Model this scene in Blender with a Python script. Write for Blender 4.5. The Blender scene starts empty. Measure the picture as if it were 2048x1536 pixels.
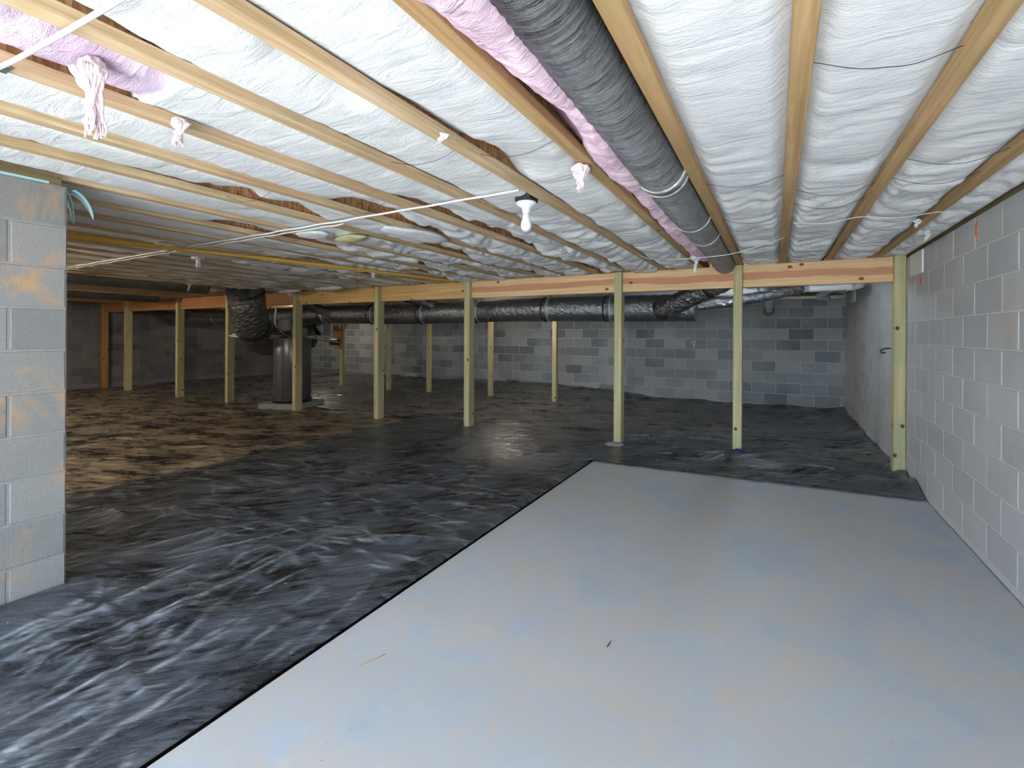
import bpy, bmesh, math, random
import numpy as np
from mathutils import Vector, Matrix

S = bpy.context.scene
COL = S.collection
R = math.radians
random.seed(7)

# ------------------------------------------------------------------ camera
FPX, V0 = 941.3, 669.6
cam = bpy.data.cameras.new('camera')
cam.sensor_fit = 'HORIZONTAL'; cam.sensor_width = 36.0
cam.lens = FPX / 2048 * 36.0
cam.shift_y = (V0 - 768) / 2048
cam.clip_start = 0.02; cam.clip_end = 200
camo = bpy.data.objects.new('camera', cam); COL.objects.link(camo)
CZ = 1.33
camo.matrix_world = (Matrix.Translation((0, 0, CZ)) @ Matrix.Rotation(R(29.248), 4, 'Z')
                     @ Matrix.Rotation(R(90), 4, 'X') @ Matrix.Rotation(R(0.272), 4, 'Z'))
S.camera = camo

# ------------------------------------------------------------------ world, sun, exposure
W = bpy.data.worlds.new('sky'); S.world = W; W.use_nodes = True
bg = W.node_tree.nodes['Background']
bg.inputs[0].default_value = (0.62, 0.80, 1.0, 1); bg.inputs[1].default_value = 6.0
sun = bpy.data.lights.new('sun', 'SUN'); sun.energy = 18; sun.angle = R(1.0); sun.color = (1, .95, .88)
suno = bpy.data.objects.new('sun', sun); COL.objects.link(suno)
suno.rotation_euler = (R(38), 0, R(-25)); suno.location = (0, -8, 8)
S.view_settings.view_transform = 'Standard'; S.view_settings.look = 'None'
S.view_settings.gamma = 1; S.view_settings.use_curve_mapping = False
S.view_settings.exposure = 0.9
UNSEEN_BULB_W = 560.0          # emission strength of an added, unseen lit bulb

# ------------------------------------------------------------------ layout constants
XR, YB, XL = 1.077, 10.165, -15.1       # block wall faces
YF = -1.6                               # front wall (behind the camera)
ZT = 2.074                              # top of the block walls
ZJ = 2.104                              # underside of the joists
JX0, JS = 0.062, 0.4064                 # joist grid
CH, BL = 0.2032, 0.4064                 # block course and block length
SX, SY = -1.66, 4.75                    # slab edges
def beam_y(x): return 5.73 + 0.0203 * x

# ------------------------------------------------------------------ noise
class Perlin:
    def __init__(s, seed):
        r = np.random.RandomState(seed)
        s.p = r.permutation(256); s.p = np.concatenate([s.p, s.p])
        a = r.rand(256) * 2 * np.pi
        s.gx, s.gy = np.cos(a), np.sin(a)
    def __call__(s, x, y):
        x = np.asarray(x, float); y = np.asarray(y, float)
        xi = np.floor(x).astype(int); yi = np.floor(y).astype(int)
        xf, yf = x - xi, y - yi
        xi &= 255; yi &= 255
        u = xf**3 * (xf * (xf * 6 - 15) + 10); v = yf**3 * (yf * (yf * 6 - 15) + 10)
        def g(a, b, dx, dy):
            h = s.p[s.p[(xi + a) & 255] + ((yi + b) & 255)]
            return s.gx[h] * dx + s.gy[h] * dy
        n00 = g(0, 0, xf, yf); n10 = g(1, 0, xf - 1, yf)
        n01 = g(0, 1, xf, yf - 1); n11 = g(1, 1, xf - 1, yf - 1)
        return (n00 * (1 - u) + n10 * u) * (1 - v) + (n01 * (1 - u) + n11 * u) * v
P1, P2, P3, P4 = Perlin(1), Perlin(2), Perlin(3), Perlin(4)
def ss(a, b, x):
    t = np.clip((np.asarray(x, float) - a) / (b - a), 0, 1); return t * t * (3 - 2 * t)
def ridge(n, k): return np.clip(1 - np.abs(n) * k, 0, 1) ** 2

# ------------------------------------------------------------------ materials
def new_mat(name):
    m = bpy.data.materials.new(name); m.use_nodes = True
    nt = m.node_tree; return m, nt, nt.nodes['Principled BSDF']
def node(nt, t, **kw):
    n = nt.nodes.new(t)
    for k, v in kw.items():
        if k.startswith('_'): setattr(n, k[1:], v)
        else:
            s = n.inputs[int(k[1:])] if (k[0] == 'i' and k[1:].isdigit()) else n.inputs[k.replace('__', ' ')]
            if hasattr(v, 'node'): nt.links.new(v, s)
            else: s.default_value = v
    return n
def pos(nt, scale=(1, 1, 1), obj=False):
    c = node(nt, 'ShaderNodeTexCoord').outputs['Object'] if obj else node(nt, 'ShaderNodeNewGeometry').outputs['Position']
    return node(nt, 'ShaderNodeMapping', Vector=c, Scale=scale).outputs[0]
def noise(nt, vec, scale, detail=4, rough=.55, dist=0):
    return node(nt, 'ShaderNodeTexNoise', Vector=vec, Scale=scale, Detail=detail, Roughness=rough, Distortion=dist).outputs[0]
def ramp(nt, fac, stops):
    n = node(nt, 'ShaderNodeValToRGB', Fac=fac); cr = n.color_ramp
    while len(cr.elements) < len(stops): cr.elements.new(.5)
    for e, (p, c) in zip(cr.elements, stops):
        e.position = p; e.color = (c, c, c, 1) if isinstance(c, (int, float)) else (*c, 1)
    return n.outputs[0]
def mix(nt, fac, a, b, mode='MIX'):
    n = node(nt, 'ShaderNodeMixRGB', _blend_type=mode)
    for i, v in enumerate((fac, a, b)):
        if hasattr(v, 'node'): nt.links.new(v, n.inputs[i])
        elif isinstance(v, (int, float)): n.inputs[i].default_value = v if i == 0 else (v, v, v, 1)
        else: n.inputs[i].default_value = (*v, 1)
    return n.outputs[0]
def mth(nt, op, a, b=0.0):
    n = node(nt, 'ShaderNodeMath', _operation=op)
    for i, v in enumerate((a, b)):
        if hasattr(v, 'node'): nt.links.new(v, n.inputs[i])
        else: n.inputs[i].default_value = v
    return n.outputs[0]
def bump(nt, bs, h, strength=.3, dist=.01):
    b = node(nt, 'ShaderNodeBump', Height=h, Strength=strength, Distance=dist)
    nt.links.new(b.outputs[0], bs.inputs['Normal'])
def setb(nt, bs, color=None, rough=None, metal=None, spec=None):
    for k, v in (('Base Color', color), ('Roughness', rough), ('Metallic', metal), ('Specular IOR Level', spec)):
        if v is None: continue
        if hasattr(v, 'node'): nt.links.new(v, bs.inputs[k])
        else: bs.inputs[k].default_value = (*v, 1) if isinstance(v, tuple) else v
def plain(name, color, rough=.5, metal=0, spec=.5, var=.12, scale=8):
    m, nt, bs = new_mat(name)
    n = noise(nt, pos(nt), scale)
    c = mix(nt, n, tuple(max(0, x * (1 - var)) for x in color), tuple(min(1, x * (1 + var)) for x in color))
    setb(nt, bs, c, rough, metal, spec); return m
def wood(name, axis, dark, light, knots=.0, knot_col=(.13, .055, .02), heart=None, green=None, gscale=1.0, rough=.65):
    m, nt, bs = new_mat(name)
    sc = [38 * gscale] * 3; sc[axis] = 1.3 * gscale
    rnd = node(nt, 'ShaderNodeObjectInfo').outputs['Random']
    base = pos(nt)
    off = node(nt, 'ShaderNodeVectorMath', _operation='ADD'); nt.links.new(base, off.inputs[0])
    cx = node(nt, 'ShaderNodeCombineXYZ', X=mth(nt, 'MULTIPLY', rnd, 17.), Y=mth(nt, 'MULTIPLY', rnd, 31.), Z=mth(nt, 'MULTIPLY', rnd, 7.))
    nt.links.new(cx.outputs[0], off.inputs[1])
    v = node(nt, 'ShaderNodeMapping', Vector=off.outputs[0], Scale=sc).outputs[0]
    g = noise(nt, v, 1.0, 5, .6, .4)
    sc2 = [9 * gscale] * 3; sc2[axis] = .55
    g2 = noise(nt, node(nt, 'ShaderNodeMapping', Vector=off.outputs[0], Scale=sc2).outputs[0], 1.0, 3, .5, .8)
    c = mix(nt, ramp(nt, g, [(.3, 0.), (.7, 1.)]), dark, light)
    c = mix(nt, mth(nt, 'MULTIPLY', ramp(nt, g2, [(.38, 0.), (.66, 1.)]), .45), c, dark)
    if heart:
        hz, hw, hc = heart
        z = node(nt, 'ShaderNodeSeparateXYZ', Vector=base).outputs[2]
        w = noise(nt, node(nt, 'ShaderNodeMapping', Vector=off.outputs[0], Scale=(.9, 1, 2)).outputs[0], 1.3, 3)
        d = mth(nt, 'ABSOLUTE', mth(nt, 'SUBTRACT', mth(nt, 'ADD', z, mth(nt, 'MULTIPLY', mth(nt, 'SUBTRACT', w, .5), .12)), hz))
        c = mix(nt, ramp(nt, mth(nt, 'DIVIDE', d, hw), [(.75, 1.), (1., 0.)]), c, mix(nt, g, tuple(x * .75 for x in hc), hc))
    if green:
        n3 = noise(nt, off.outputs[0], 2.2, 3)
        c = mix(nt, ramp(nt, n3, [(.42, 0.), (.75, green[1])]), c, green[0])
    if knots:
        sp = node(nt, 'ShaderNodeSeparateXYZ', Vector=off.outputs[0]).outputs
        if axis == 0: cv = node(nt, 'ShaderNodeCombineXYZ', X=mth(nt, 'MULTIPLY', sp[0], .7), Y=sp[2]).outputs[0]
        elif axis == 1: cv = node(nt, 'ShaderNodeCombineXYZ', X=mth(nt, 'ADD', sp[0], sp[2]), Y=mth(nt, 'MULTIPLY', sp[1], .7)).outputs[0]
        else: cv = node(nt, 'ShaderNodeCombineXYZ', X=mth(nt, 'ADD', sp[0], sp[1]), Y=mth(nt, 'MULTIPLY', sp[2], .8)).outputs[0]
        vo = node(nt, 'ShaderNodeTexVoronoi', _voronoi_dimensions='2D', Vector=cv, Scale=knots).outputs['Distance']
        c = mix(nt, ramp(nt, mth(nt, 'DIVIDE', vo, knots), [(.011, 1.), (.020, 0.)]), c, knot_col)
    setb(nt, bs, c, rough, 0, .25)
    bump(nt, bs, g, .25, .004); return m

def conc_block(name, lo, hi, stain=0.3, island=False, blue=0.0):
    m, nt, bs = new_mat(name)
    rnd = node(nt, 'ShaderNodeNewGeometry').outputs['Random Per Island'] if island else node(nt, 'ShaderNodeObjectInfo').outputs['Random']
    p = pos(nt)
    c = ramp(nt, rnd, [(0., tuple(lo)), (.45, tuple((a + b) / 2 for a, b in zip(lo, hi))), (1., tuple(hi))])
    big = noise(nt, p, 1.1, 3)
    c = mix(nt, ramp(nt, big, [(.45, 0.), (.7, .55)]), c, tuple(x * 1.12 for x in hi))
    fine = noise(nt, p, 130, 3, .7)
    c = mix(nt, ramp(nt, fine, [(.25, .35), (.6, 0.)]), c, tuple(x * .45 for x in lo))
    c = mix(nt, ramp(nt, noise(nt, p, 75, 2, .6), [(.6, 0.), (.8, .3)]), c, tuple(min(1, x * 1.6) for x in hi))
    if stain:
        s = noise(nt, p, 3.1, 5, .6, .5)
        c = mix(nt, mth(nt, 'MULTIPLY', ramp(nt, s, [(.52, 0.), (.64, 1.)] if stain > .8 else [(.58, 0.), (.72, 1.)]), stain), c, (.46, .285, .15))
    setb(nt, bs, c, .9, 0, .2); bump(nt, bs, fine, .5, .004); return m

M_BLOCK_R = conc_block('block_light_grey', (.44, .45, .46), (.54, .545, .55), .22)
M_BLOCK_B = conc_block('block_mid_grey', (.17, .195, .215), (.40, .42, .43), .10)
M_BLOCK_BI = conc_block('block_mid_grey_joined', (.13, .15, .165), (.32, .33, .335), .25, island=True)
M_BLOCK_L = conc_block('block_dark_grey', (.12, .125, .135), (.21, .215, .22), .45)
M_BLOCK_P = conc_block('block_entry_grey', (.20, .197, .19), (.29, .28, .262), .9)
def mortar(name, c):
    m, nt, bs = new_mat(name); n = noise(nt, pos(nt), 40, 4)
    setb(nt, bs, mix(nt, n, tuple(x * .8 for x in c), tuple(min(1, x * 1.15) for x in c)), .95, 0, .1); bump(nt, bs, n, .5, .004); return m
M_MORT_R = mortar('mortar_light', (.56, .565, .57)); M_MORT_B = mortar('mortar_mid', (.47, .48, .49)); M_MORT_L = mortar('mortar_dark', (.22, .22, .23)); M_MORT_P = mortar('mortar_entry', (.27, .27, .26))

M_LVL = wood('joist_flange_wood', 1, (.52, .34, .18), (.82, .63, .42), 0, green=((.30, .26, .12), .5), gscale=1.5)
M_LVL2 = wood('weathered_flange_wood', 1, (.40, .235, .105), (.70, .47, .25), 1.2, green=((.33, .27, .11), .6))
M_POST = wood('treated_post_wood', 2, (.42, .35, .17), (.70, .62, .37), 2.6, (.10, .05, .02), green=((.40, .46, .27), .75))
M_POST_U = wood('untreated_post_wood', 2, (.34, .165, .06), (.58, .33, .14), 3.2, (.10, .05, .02))
M_BEAM_A = wood('beam_honey_pine', 0, (.70, .45, .22), (.90, .66, .40), 2.4, (.22, .07, .03), heart=(1.975, .045, (.68, .34, .19)))
M_BEAM_B = wood('beam_yellow_pine', 0, (.52, .31, .10), (.80, .56, .27), 3.2, (.22, .09, .02))
M_BEAM_C = wood('beam_red_pine', 0, (.36, .15, .06), (.55, .28, .12), 1.4, (.12, .05, .02))

def osb():
    m, nt, bs = new_mat('osb_web_board')
    v = node(nt, 'ShaderNodeTexVoronoi', Vector=pos(nt, (1, 1.6, .5)), Scale=42., Randomness=1.)
    n = noise(nt, pos(nt, (30, 60, 8)), 1.0, 4)
    c = mix(nt, node(nt, 'ShaderNodeSeparateColor', Color=v.outputs['Color']).outputs[0], (.22, .09, .035), (.62, .34, .16))
    c = mix(nt, .35, c, ramp(nt, n, [(.3, (.15, .06, .02)), (.7, (.6, .35, .18))]))
    setb(nt, bs, c, .8, 0, .2); bump(nt, bs, v.outputs['Distance'], .4, .01); return m
M_OSB = osb()

def fluff(name, a, b, rough_dark=None, bs_=.5):
    m, nt, bs = new_mat(name); p = pos(nt)
    n = noise(nt, p, 9, 6, .62, .4)
    f = noise(nt, pos(nt, (55, 150, 90)), 1., 4, .6, .8)
    c = mix(nt, ramp(nt, n, [(.3, 0.), (.7, 1.)]), b, a)
    if rough_dark: c = mix(nt, ramp(nt, noise(nt, p, 3, 5), [(.55, 0.), (.75, .5)]), c, rough_dark)
    setb(nt, bs, c, 1.0, 0, .05)
    h = mix(nt, .16, noise(nt, pos(nt, (1, 3.4, 1)), 4.0, 4, .55, .9), f); bump(nt, bs, h, bs_, .022); return m
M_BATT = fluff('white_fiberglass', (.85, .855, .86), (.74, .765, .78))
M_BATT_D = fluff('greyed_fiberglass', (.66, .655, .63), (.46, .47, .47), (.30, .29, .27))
M_PINK = fluff('pink_fiberglass', (.92, .72, .82), (.86, .58, .72), None, .9)
M_LILAC = fluff('lilac_pink_fiberglass', (.84, .70, .84), (.72, .53, .73), None, .9)
M_PALEPINK = fluff('pale_pink_fiberglass', (.93, .80, .83), (.85, .68, .73), None, .8)
M_ROCK = fluff('yellow_green_fiberglass', (.62, .60, .36), (.42, .40, .22), None, .9)

def foil(name, c, rough=.28, scale=(55, 55, 55), st=.5):
    m, nt, bs = new_mat(name)
    n = noise(nt, pos(nt, scale), 1.0, 5, .65, 1.2)
    n2 = noise(nt, pos(nt), 6, 3)
    setb(nt, bs, mix(nt, n2, tuple(x * .6 for x in c), c), rough, .85, .6)
    h = mth(nt, 'ABSOLUTE', mth(nt, 'SUBTRACT', n, .5))
    bump(nt, bs, h, st, .035); return m
M_DUCT_Y = foil('black_foil_wrap_lengthwise', (.14, .145, .155), .24, (4, 95, 4), 1.0)
M_DUCT_X = foil('black_foil_wrap_crosswise', (.34, .35, .37), .24, (26, 12, 12), .5)
M_DUCT_F = foil('black_crinkled_foil', (.27, .275, .285), .13, (13, 13, 13), .7)
M_TAPE = foil('silver_foil_tape', (.75, .76, .78), .3, (40, 40, 40), .5)
M_GALV = foil('galvanized_sheet', (.46, .47, .48), .38, (6, 6, 6), .03)

def plastic(name, dust, lo, hi, crease=1.0, rot=-.1):
    m, nt, bs = new_mat(name); p = pos(nt)
    rp = node(nt, 'ShaderNodeMapping', Vector=p, Rotation=(0, 0, rot)).outputs[0]
    sc = lambda q: node(nt, 'ShaderNodeMapping', Vector=rp, Scale=q).outputs[0]
    a = noise(nt, sc((1.0, 1.9, 1)), 1.5, 7, .68, .5)
    b = noise(nt, sc((1.6, 7, 1)), 2.6, 6, .7, .4)
    f = noise(nt, p, 160, 2, .7)
    d = mth(nt, 'ADD', mth(nt, 'MULTIPLY', a, .5), mth(nt, 'MULTIPLY', b, .5))
    d = ramp(nt, d, [(lo, 0.), (hi, 1.)])
    d = mth(nt, 'MULTIPLY', d, ramp(nt, f, [(.3, .55), (.65, 1.)]))
    c = mix(nt, d, (.010, .012, .016), dust)
    # pale crease lines: fold glints and dust painted into the colour (mesh attribute)
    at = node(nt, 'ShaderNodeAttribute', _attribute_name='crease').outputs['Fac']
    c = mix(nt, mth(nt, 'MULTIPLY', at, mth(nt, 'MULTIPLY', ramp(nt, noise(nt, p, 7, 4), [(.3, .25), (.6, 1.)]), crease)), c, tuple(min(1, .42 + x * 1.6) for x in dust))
    c = mix(nt, ramp(nt, noise(nt, p, 60, 1, .5), [(.74, 0.), (.78, .5)]), c, (.5, .46, .38))
    r = ramp(nt, d, [(0., .22), (.6, .52)])
    setb(nt, bs, c, r, 0, .62)
    w = noise(nt, sc((1.0, 3.4, 2)), 1.6, 2, .45, .5)
    w2 = noise(nt, sc((2.0, 6, 3)), 3.4, 3, .5, .4)
    h = mth(nt, 'ADD', mth(nt, 'ABSOLUTE', mth(nt, 'SUBTRACT', w, .5)), mth(nt, 'MULTIPLY', mth(nt, 'ABSOLUTE', mth(nt, 'SUBTRACT', w2, .5)), .5))
    bump(nt, bs, h, .38, .08); return m
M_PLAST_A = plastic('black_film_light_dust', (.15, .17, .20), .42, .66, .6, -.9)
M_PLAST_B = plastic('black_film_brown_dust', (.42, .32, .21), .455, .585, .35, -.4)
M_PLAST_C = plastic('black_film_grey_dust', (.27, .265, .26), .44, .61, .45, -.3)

def slab_mat():
    m, nt, bs = new_mat('smooth_concrete'); p = pos(nt)
    a = noise(nt, p, 1.7, 6, .66, .5); b = noise(nt, p, 3.6, 6, .7, .6)
    c = ramp(nt, a, [(.34, (.40, .455, .525)), (.46, (.46, .49, .52)), (.55, (.49, .485, .475)), (.68, (.43, .485, .56))])
    c = mix(nt, ramp(nt, b, [(.50, 0.), (.64, .5)]), c, (.56, .475, .395))
    c = mix(nt, ramp(nt, noise(nt, p, 11, 4), [(.6, 0.), (.85, .3)]), c, (.62, .65, .68))
    c = mix(nt, ramp(nt, noise(nt, p, 55, 1), [(.77, 0.), (.80, .7)]), c, (.33, .2, .12))
    setb(nt, bs, c, ramp(nt, b, [(.3, .42), (.7, .6)]), 0, .35)
    bump(nt, bs, noise(nt, p, 30, 4), .06, .01); return m
M_SLAB = slab_mat()
M_SOIL = plain('brown_soil', (.25, .15, .09), .95, 0, .1, .4, 30)
M_PVC = plain('white_pvc', (.70, .73, .75), .35, 0, .5, .06)
M_WHITE = plain('white_ceramic', (.86, .86, .87), .3, 0, .5, .03)
M_BLACKP = plain('black_plastic', (.02, .02, .022), .45)
M_CABLE = plain('white_cable_jacket', (.80, .80, .79), .45, 0, .4, .05)
M_WIRE = plain('dark_steel_wire', (.06, .06, .065), .4, .8)
M_PEX = plain('cream_plastic_pipe', (.66, .60, .46), .5, 0, .4, .08)
M_YELLOW = plain('yellow_pipe_coating', (.72, .42, .06), .5, 0, .4, .15, 20)
M_HEATER = plain('dark_grey_enamel', (.155, .158, .165), .3, .35, .5, .04, 3)
M_TANK = plain('cream_enamel', (.60, .57, .50), .4, 0, .4, .05)
M_COPPER = plain('copper', (.62, .30, .17), .35, 1, .5, .15)
M_PLY = plain('tan_plywood', (.42, .22, .09), .8, 0, .2, .25, 15)
M_TEAL = plain('teal_foam', (.36, .56, .60), .8, 0, .2, .1)
M_VENT = plain('pale_vent_plate', (.78, .82, .82), .55, .2, .4, .2, 120)
M_SILL = wood('treated_sill_wood', 1, (.10, .075, .03), (.22, .16, .075))
M_ORANGE = plain('orange_spray_paint', (.80, .22, .12), .8, 0, .2, .1)
M_NAVY = plain('navy_cloth', (.01, .014, .09), .6)
M_CONC = plain('grey_concrete_pad', (.30, .30, .29), .9, 0, .2, .15, 30)
M_GROUND = plain('pale_gravel', (.55, .52, .46), .95, 0, .1, .2, 12)
M_SHADOWWALL = mortar('plain_block_wall', (.34, .345, .35))

# ------------------------------------------------------------------ mesh helpers
def mesh_data(name, v, f, mat, smooth=False):
    me = bpy.data.meshes.new(name); me.from_pydata([tuple(map(float, p)) for p in v], [], f)
    me.materials.append(mat)
    if smooth: me.polygons.foreach_set('use_smooth', [True] * len(me.polygons))
    me.update(); return me
def link(name, me, parent=None, loc=(0, 0, 0), rot=(0, 0, 0)):
    o = bpy.data.objects.new(name, me); COL.objects.link(o)
    o.location = loc; o.rotation_euler = rot
    if parent: o.parent = parent
    return o
def empty(name, loc=(0, 0, 0), rotz=0):
    o = bpy.data.objects.new(name, None); COL.objects.link(o); o.location = loc; o.rotation_euler = (0, 0, rotz)
    o.empty_display_size = .1; return o
def tag(o, label, cat, group=None, kind=None):
    o['label'] = label; o['category'] = cat
    if group: o['group'] = group
    if kind: o['kind'] = kind
    return o
def struct(o): o['kind'] = 'structure'; return o
class MB:
    def __init__(s): s.v = []; s.f = []
    def add(s, v, f):
        n = len(s.v); s.v += [tuple(map(float, p)) for p in v]; s.f += [tuple(i + n for i in q) for q in f]; return s
    def box(s, x0, x1, y0, y1, z0, z1):
        return s.add([(x0, y0, z0), (x1, y0, z0), (x1, y1, z0), (x0, y1, z0), (x0, y0, z1), (x1, y0, z1), (x1, y1, z1), (x0, y1, z1)],
                     [(0, 3, 2, 1), (4, 5, 6, 7), (0, 1, 5, 4), (1, 2, 6, 5), (2, 3, 7, 6), (3, 0, 4, 7)])
    def bbox(s, x0, x1, y0, y1, z0, z1, b=.003):
        bm = bmesh.new(); bmesh.ops.create_cube(bm, size=1)
        for v in bm.verts: v.co = Vector(((x0 + x1) / 2 + v.co.x * (x1 - x0), (y0 + y1) / 2 + v.co.y * (y1 - y0), (z0 + z1) / 2 + v.co.z * (z1 - z0)))
        bmesh.ops.bevel(bm, geom=bm.edges[:], offset=b, segments=1, affect='EDGES')
        bm.verts.index_update(); s.add([v.co for v in bm.verts], [[v.index for v in f.verts] for f in bm.faces]); bm.free(); return s
    def tube(s, pts, r, n=12, cap=True, rfn=None):
        pts = [Vector(p) for p in pts]; m = len(pts); vs = []; fs = []
        up = None
        for i, p in enumerate(pts):
            t = (pts[min(i + 1, m - 1)] - pts[max(i - 1, 0)]).normalized()
            if up is None: up = Vector((0, 0, 1)) if abs(t.z) < .9 else Vector((1, 0, 0))
            a = up - t * up.dot(t); a.normalize(); up = a; b = t.cross(a)
            for j in range(n):
                th = 2 * math.pi * j / n
                rr = (r[i] if isinstance(r, (list, tuple)) else r)
                if rfn: rr = rr * rfn(i, th)
                vs.append(p + (a * math.cos(th) + b * math.sin(th)) * rr)
        for i in range(m - 1):
            for j in range(n):
                k = (j + 1) % n; fs.append((i * n + j, i * n + k, (i + 1) * n + k, (i + 1) * n + j))
        if cap: fs.append(tuple(range(n - 1, -1, -1))); fs.append(tuple((m - 1) * n + j for j in range(n)))
        return s.add(vs, fs)
    def lathe(s, prof, c=(0, 0, 0), n=32):
        vs = []; fs = []; m = len(prof)
        for r, z in prof:
            for j in range(n):
                th = 2 * math.pi * j / n; vs.append((c[0] + r * math.cos(th), c[1] + r * math.sin(th), c[2] + z))
        for i in range(m - 1):
            for j in range(n):
                k = (j + 1) % n; fs.append((i * n + j, i * n + k, (i + 1) * n + k, (i + 1) * n + j))
        fs.append(tuple(range(n - 1, -1, -1))); fs.append(tuple((m - 1) * n + j for j in range(n)))
        return s.add(vs, fs)
    def data(s, name, mat, smooth=False): return mesh_data(name, s.v, s.f, mat, smooth)
    def build(s, name, mat, parent=None, smooth=False, loc=(0, 0, 0), rot=(0, 0, 0)):
        return link(name, s.data(name, mat, smooth), parent, loc, rot)
def smooth_path(pts, n=16):
    """Catmull-Rom through the points"""
    P = [Vector(p) for p in pts]; P = [2 * P[0] - P[1]] + P + [2 * P[-1] - P[-2]]; out = []
    for i in range(1, len(P) - 2):
        for k in range(n):
            t = k / n; a, b, c, d = P[i - 1], P[i], P[i + 1], P[i + 2]
            out.append(.5 * ((2 * b) + (c - a) * t + (2 * a - 5 * b + 4 * c - d) * t * t + (3 * b - a - 3 * c + d) * t**3))
    out.append(P[-2]); return out

# ------------------------------------------------------------------ floor, ground, outside
mb = MB().bbox(SX - .02, XR - .002, YF - .3, 5.12, -.12, 0, .006)
floor = struct(mb.build('floor', M_SLAB))
struct(MB().box(XL, XR, YF, YB, -.45, -.28).build('ground_soil', M_SOIL))
struct(MB().box(-16, 9, -22, YF - .3, -.14, -.02).build('ground_outside', M_GROUND))

# ------------------------------------------------------------------ block walls
def block_data(name, w, mat, h=CH - .0095):
    """block seen from -Y: front face at y=0, chamfered edges, depth behind"""
    c = .004; d = .03; a, b = w / 2, h / 2
    v = [(-a + c, 0, -b + c), (a - c, 0, -b + c), (a - c, 0, b - c), (-a + c, 0, b - c),
         (-a, c, -b), (a, c, -b), (a, c, b), (-a, c, b), (-a, d, -b), (a, d, -b), (a, d, b), (-a, d, b)]
    f = [(0, 1, 2, 3)]
    for i in range(4):
        j = (i + 1) % 4; f.append((i, i + 4, j + 4, j)); f.append((i + 4, i + 8, j + 8, j + 4))
    return mesh_data(name, v, f, mat)
def block_wall(name, origin, rotz, length, phase, mat, mort, rows=11, maxn=300, key=None, proud=.0025, mat_i=None, skip=None, ext=(.2, .2)):
    """origin: start of the wall face; wall runs along local +x, face looks to local -y"""
    root = MB().box(-ext[0], length + ext[1], proud, .19, -.35, ZT - .002).build(name, mort, None, False, (origin[0], origin[1], 0), (0, 0, rotz))
    struct(root)
    cache = {}; cells = []
    for r in range(rows):
        zc = ZT - CH * (r + .5)
        off = phase + (BL / 2 if r % 2 else 0)
        x = off - BL * math.ceil(off / BL)
        while x < length:
            a, b = max(x + .00475, 0), min(x + BL - .00475, length)
            if b - a > .03: cells.append((a, b, zc, r))
            x += BL
    if skip: cells = [c for c in cells if not skip(*c)]
    if key: cells.sort(key=key)
    rest = cells[maxn:]
    for a, b, zc, r in cells[:maxn]:
        w = round(b - a, 3)
        if w not in cache: cache[w] = block_data('block', w, mat)
        o = link('block', cache[w], root, ((a + b) / 2, random.uniform(-.0012, .0008), zc))
    if rest:
        m2 = MB()
        for a, b, zc, r in rest:
            if round(b - a, 3) not in cache: cache[round(b - a, 3)] = block_data('block', round(b - a, 3), mat)
            me = cache[round(b - a, 3)]; dx = (a + b) / 2
            m2.add([(v.co.x + dx, v.co.y, v.co.z + zc) for v in me.vertices], [list(p.vertices) for p in me.polygons])
        o = m2.build('distant_blocks', mat_i or mat, root); o['kind'] = 'stuff'
    return root
# right wall: runs from back to front so that its face looks to -x
def vent_gap(a, b, zc, r):
    return r == 0 and any(abs((a + b) / 2 - (YB - y)) < .18 for y in (5.30, 9.15))
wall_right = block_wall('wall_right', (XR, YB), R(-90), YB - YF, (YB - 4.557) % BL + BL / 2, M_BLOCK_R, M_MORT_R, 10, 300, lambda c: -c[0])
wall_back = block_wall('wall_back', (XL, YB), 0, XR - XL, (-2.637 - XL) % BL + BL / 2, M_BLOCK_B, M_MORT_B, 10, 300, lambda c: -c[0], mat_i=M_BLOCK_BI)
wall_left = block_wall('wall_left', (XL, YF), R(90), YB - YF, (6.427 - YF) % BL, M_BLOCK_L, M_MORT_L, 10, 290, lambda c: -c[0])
ye = 0.965
we = block_wall('wall_entry', (-3.093, YF), R(90), ye - YF, (ye - YF) % BL, M_BLOCK_P, M_MORT_P, 10, 300, ext=(0, 0))
we.location.z = -.016
# the end face of the entry wall
endcap = MB().box(-3.093 - .19, -3.0955, ye - .002, ye + .001, -.3, ZT - .02).build('wall_end', M_BLOCK_P, we)
endcap.matrix_parent_inverse = we.matrix_world.inverted() if False else Matrix.Identity(4)
bpy.context.view_layer.update(); endcap.matrix_parent_inverse = we.matrix_world.inverted()
# front wall behind the camera with the wide entry opening, walls beside it
fw = MB().box(XL, -3.28, YF - .2, YF, -.3, ZT); fw.box(-3.28, -2.9, YF - .2, YF, -.3, ZT); fw.box(.75, XR + .2, YF - .2, YF, -.3, ZT)
struct(fw.build('wall_front', M_SHADOWWALL))
struct(MB().box(XR - .0, XR + .14, YF, YB, ZT, ZJ - .001).build('trim_1', M_SILL))
struct(MB().box(XL, XR, YB + .0, YB + .14, ZT, ZJ - .001).build('trim_2', M_SILL))
struct(MB().box(XL - .14, XL, YF, YB, ZT, ZJ - .001).build('trim_8', M_SILL))
struct(MB().box(XL, -2.9, YF - .2, YF - .02, ZT, ZJ - .001).build('trim_9', M_SILL))
struct(MB().box(-3.25, -3.10, YF, ye - .02, ZT - .018, ZJ - .001).build('trim_3', M_SILL))
struct(MB().box(XL - .3, XR + .3, YF - .3, YB + .3, ZJ + .302, ZJ + .33).build('ceiling', M_OSB))
# rim boards closing the joist bays at the walls
for i, b in enumerate([(XR + .10, XR + .14, YF, YB), (XL - .14, XL - .1, YF, YB), (XL, XR, YB + .1, YB + .14), (XL, XR, YF - .2, YF - .16)]):
    struct(MB().box(*b, ZJ, ZJ + .302).build('trim_%d' % (4 + i), M_OSB))

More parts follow.
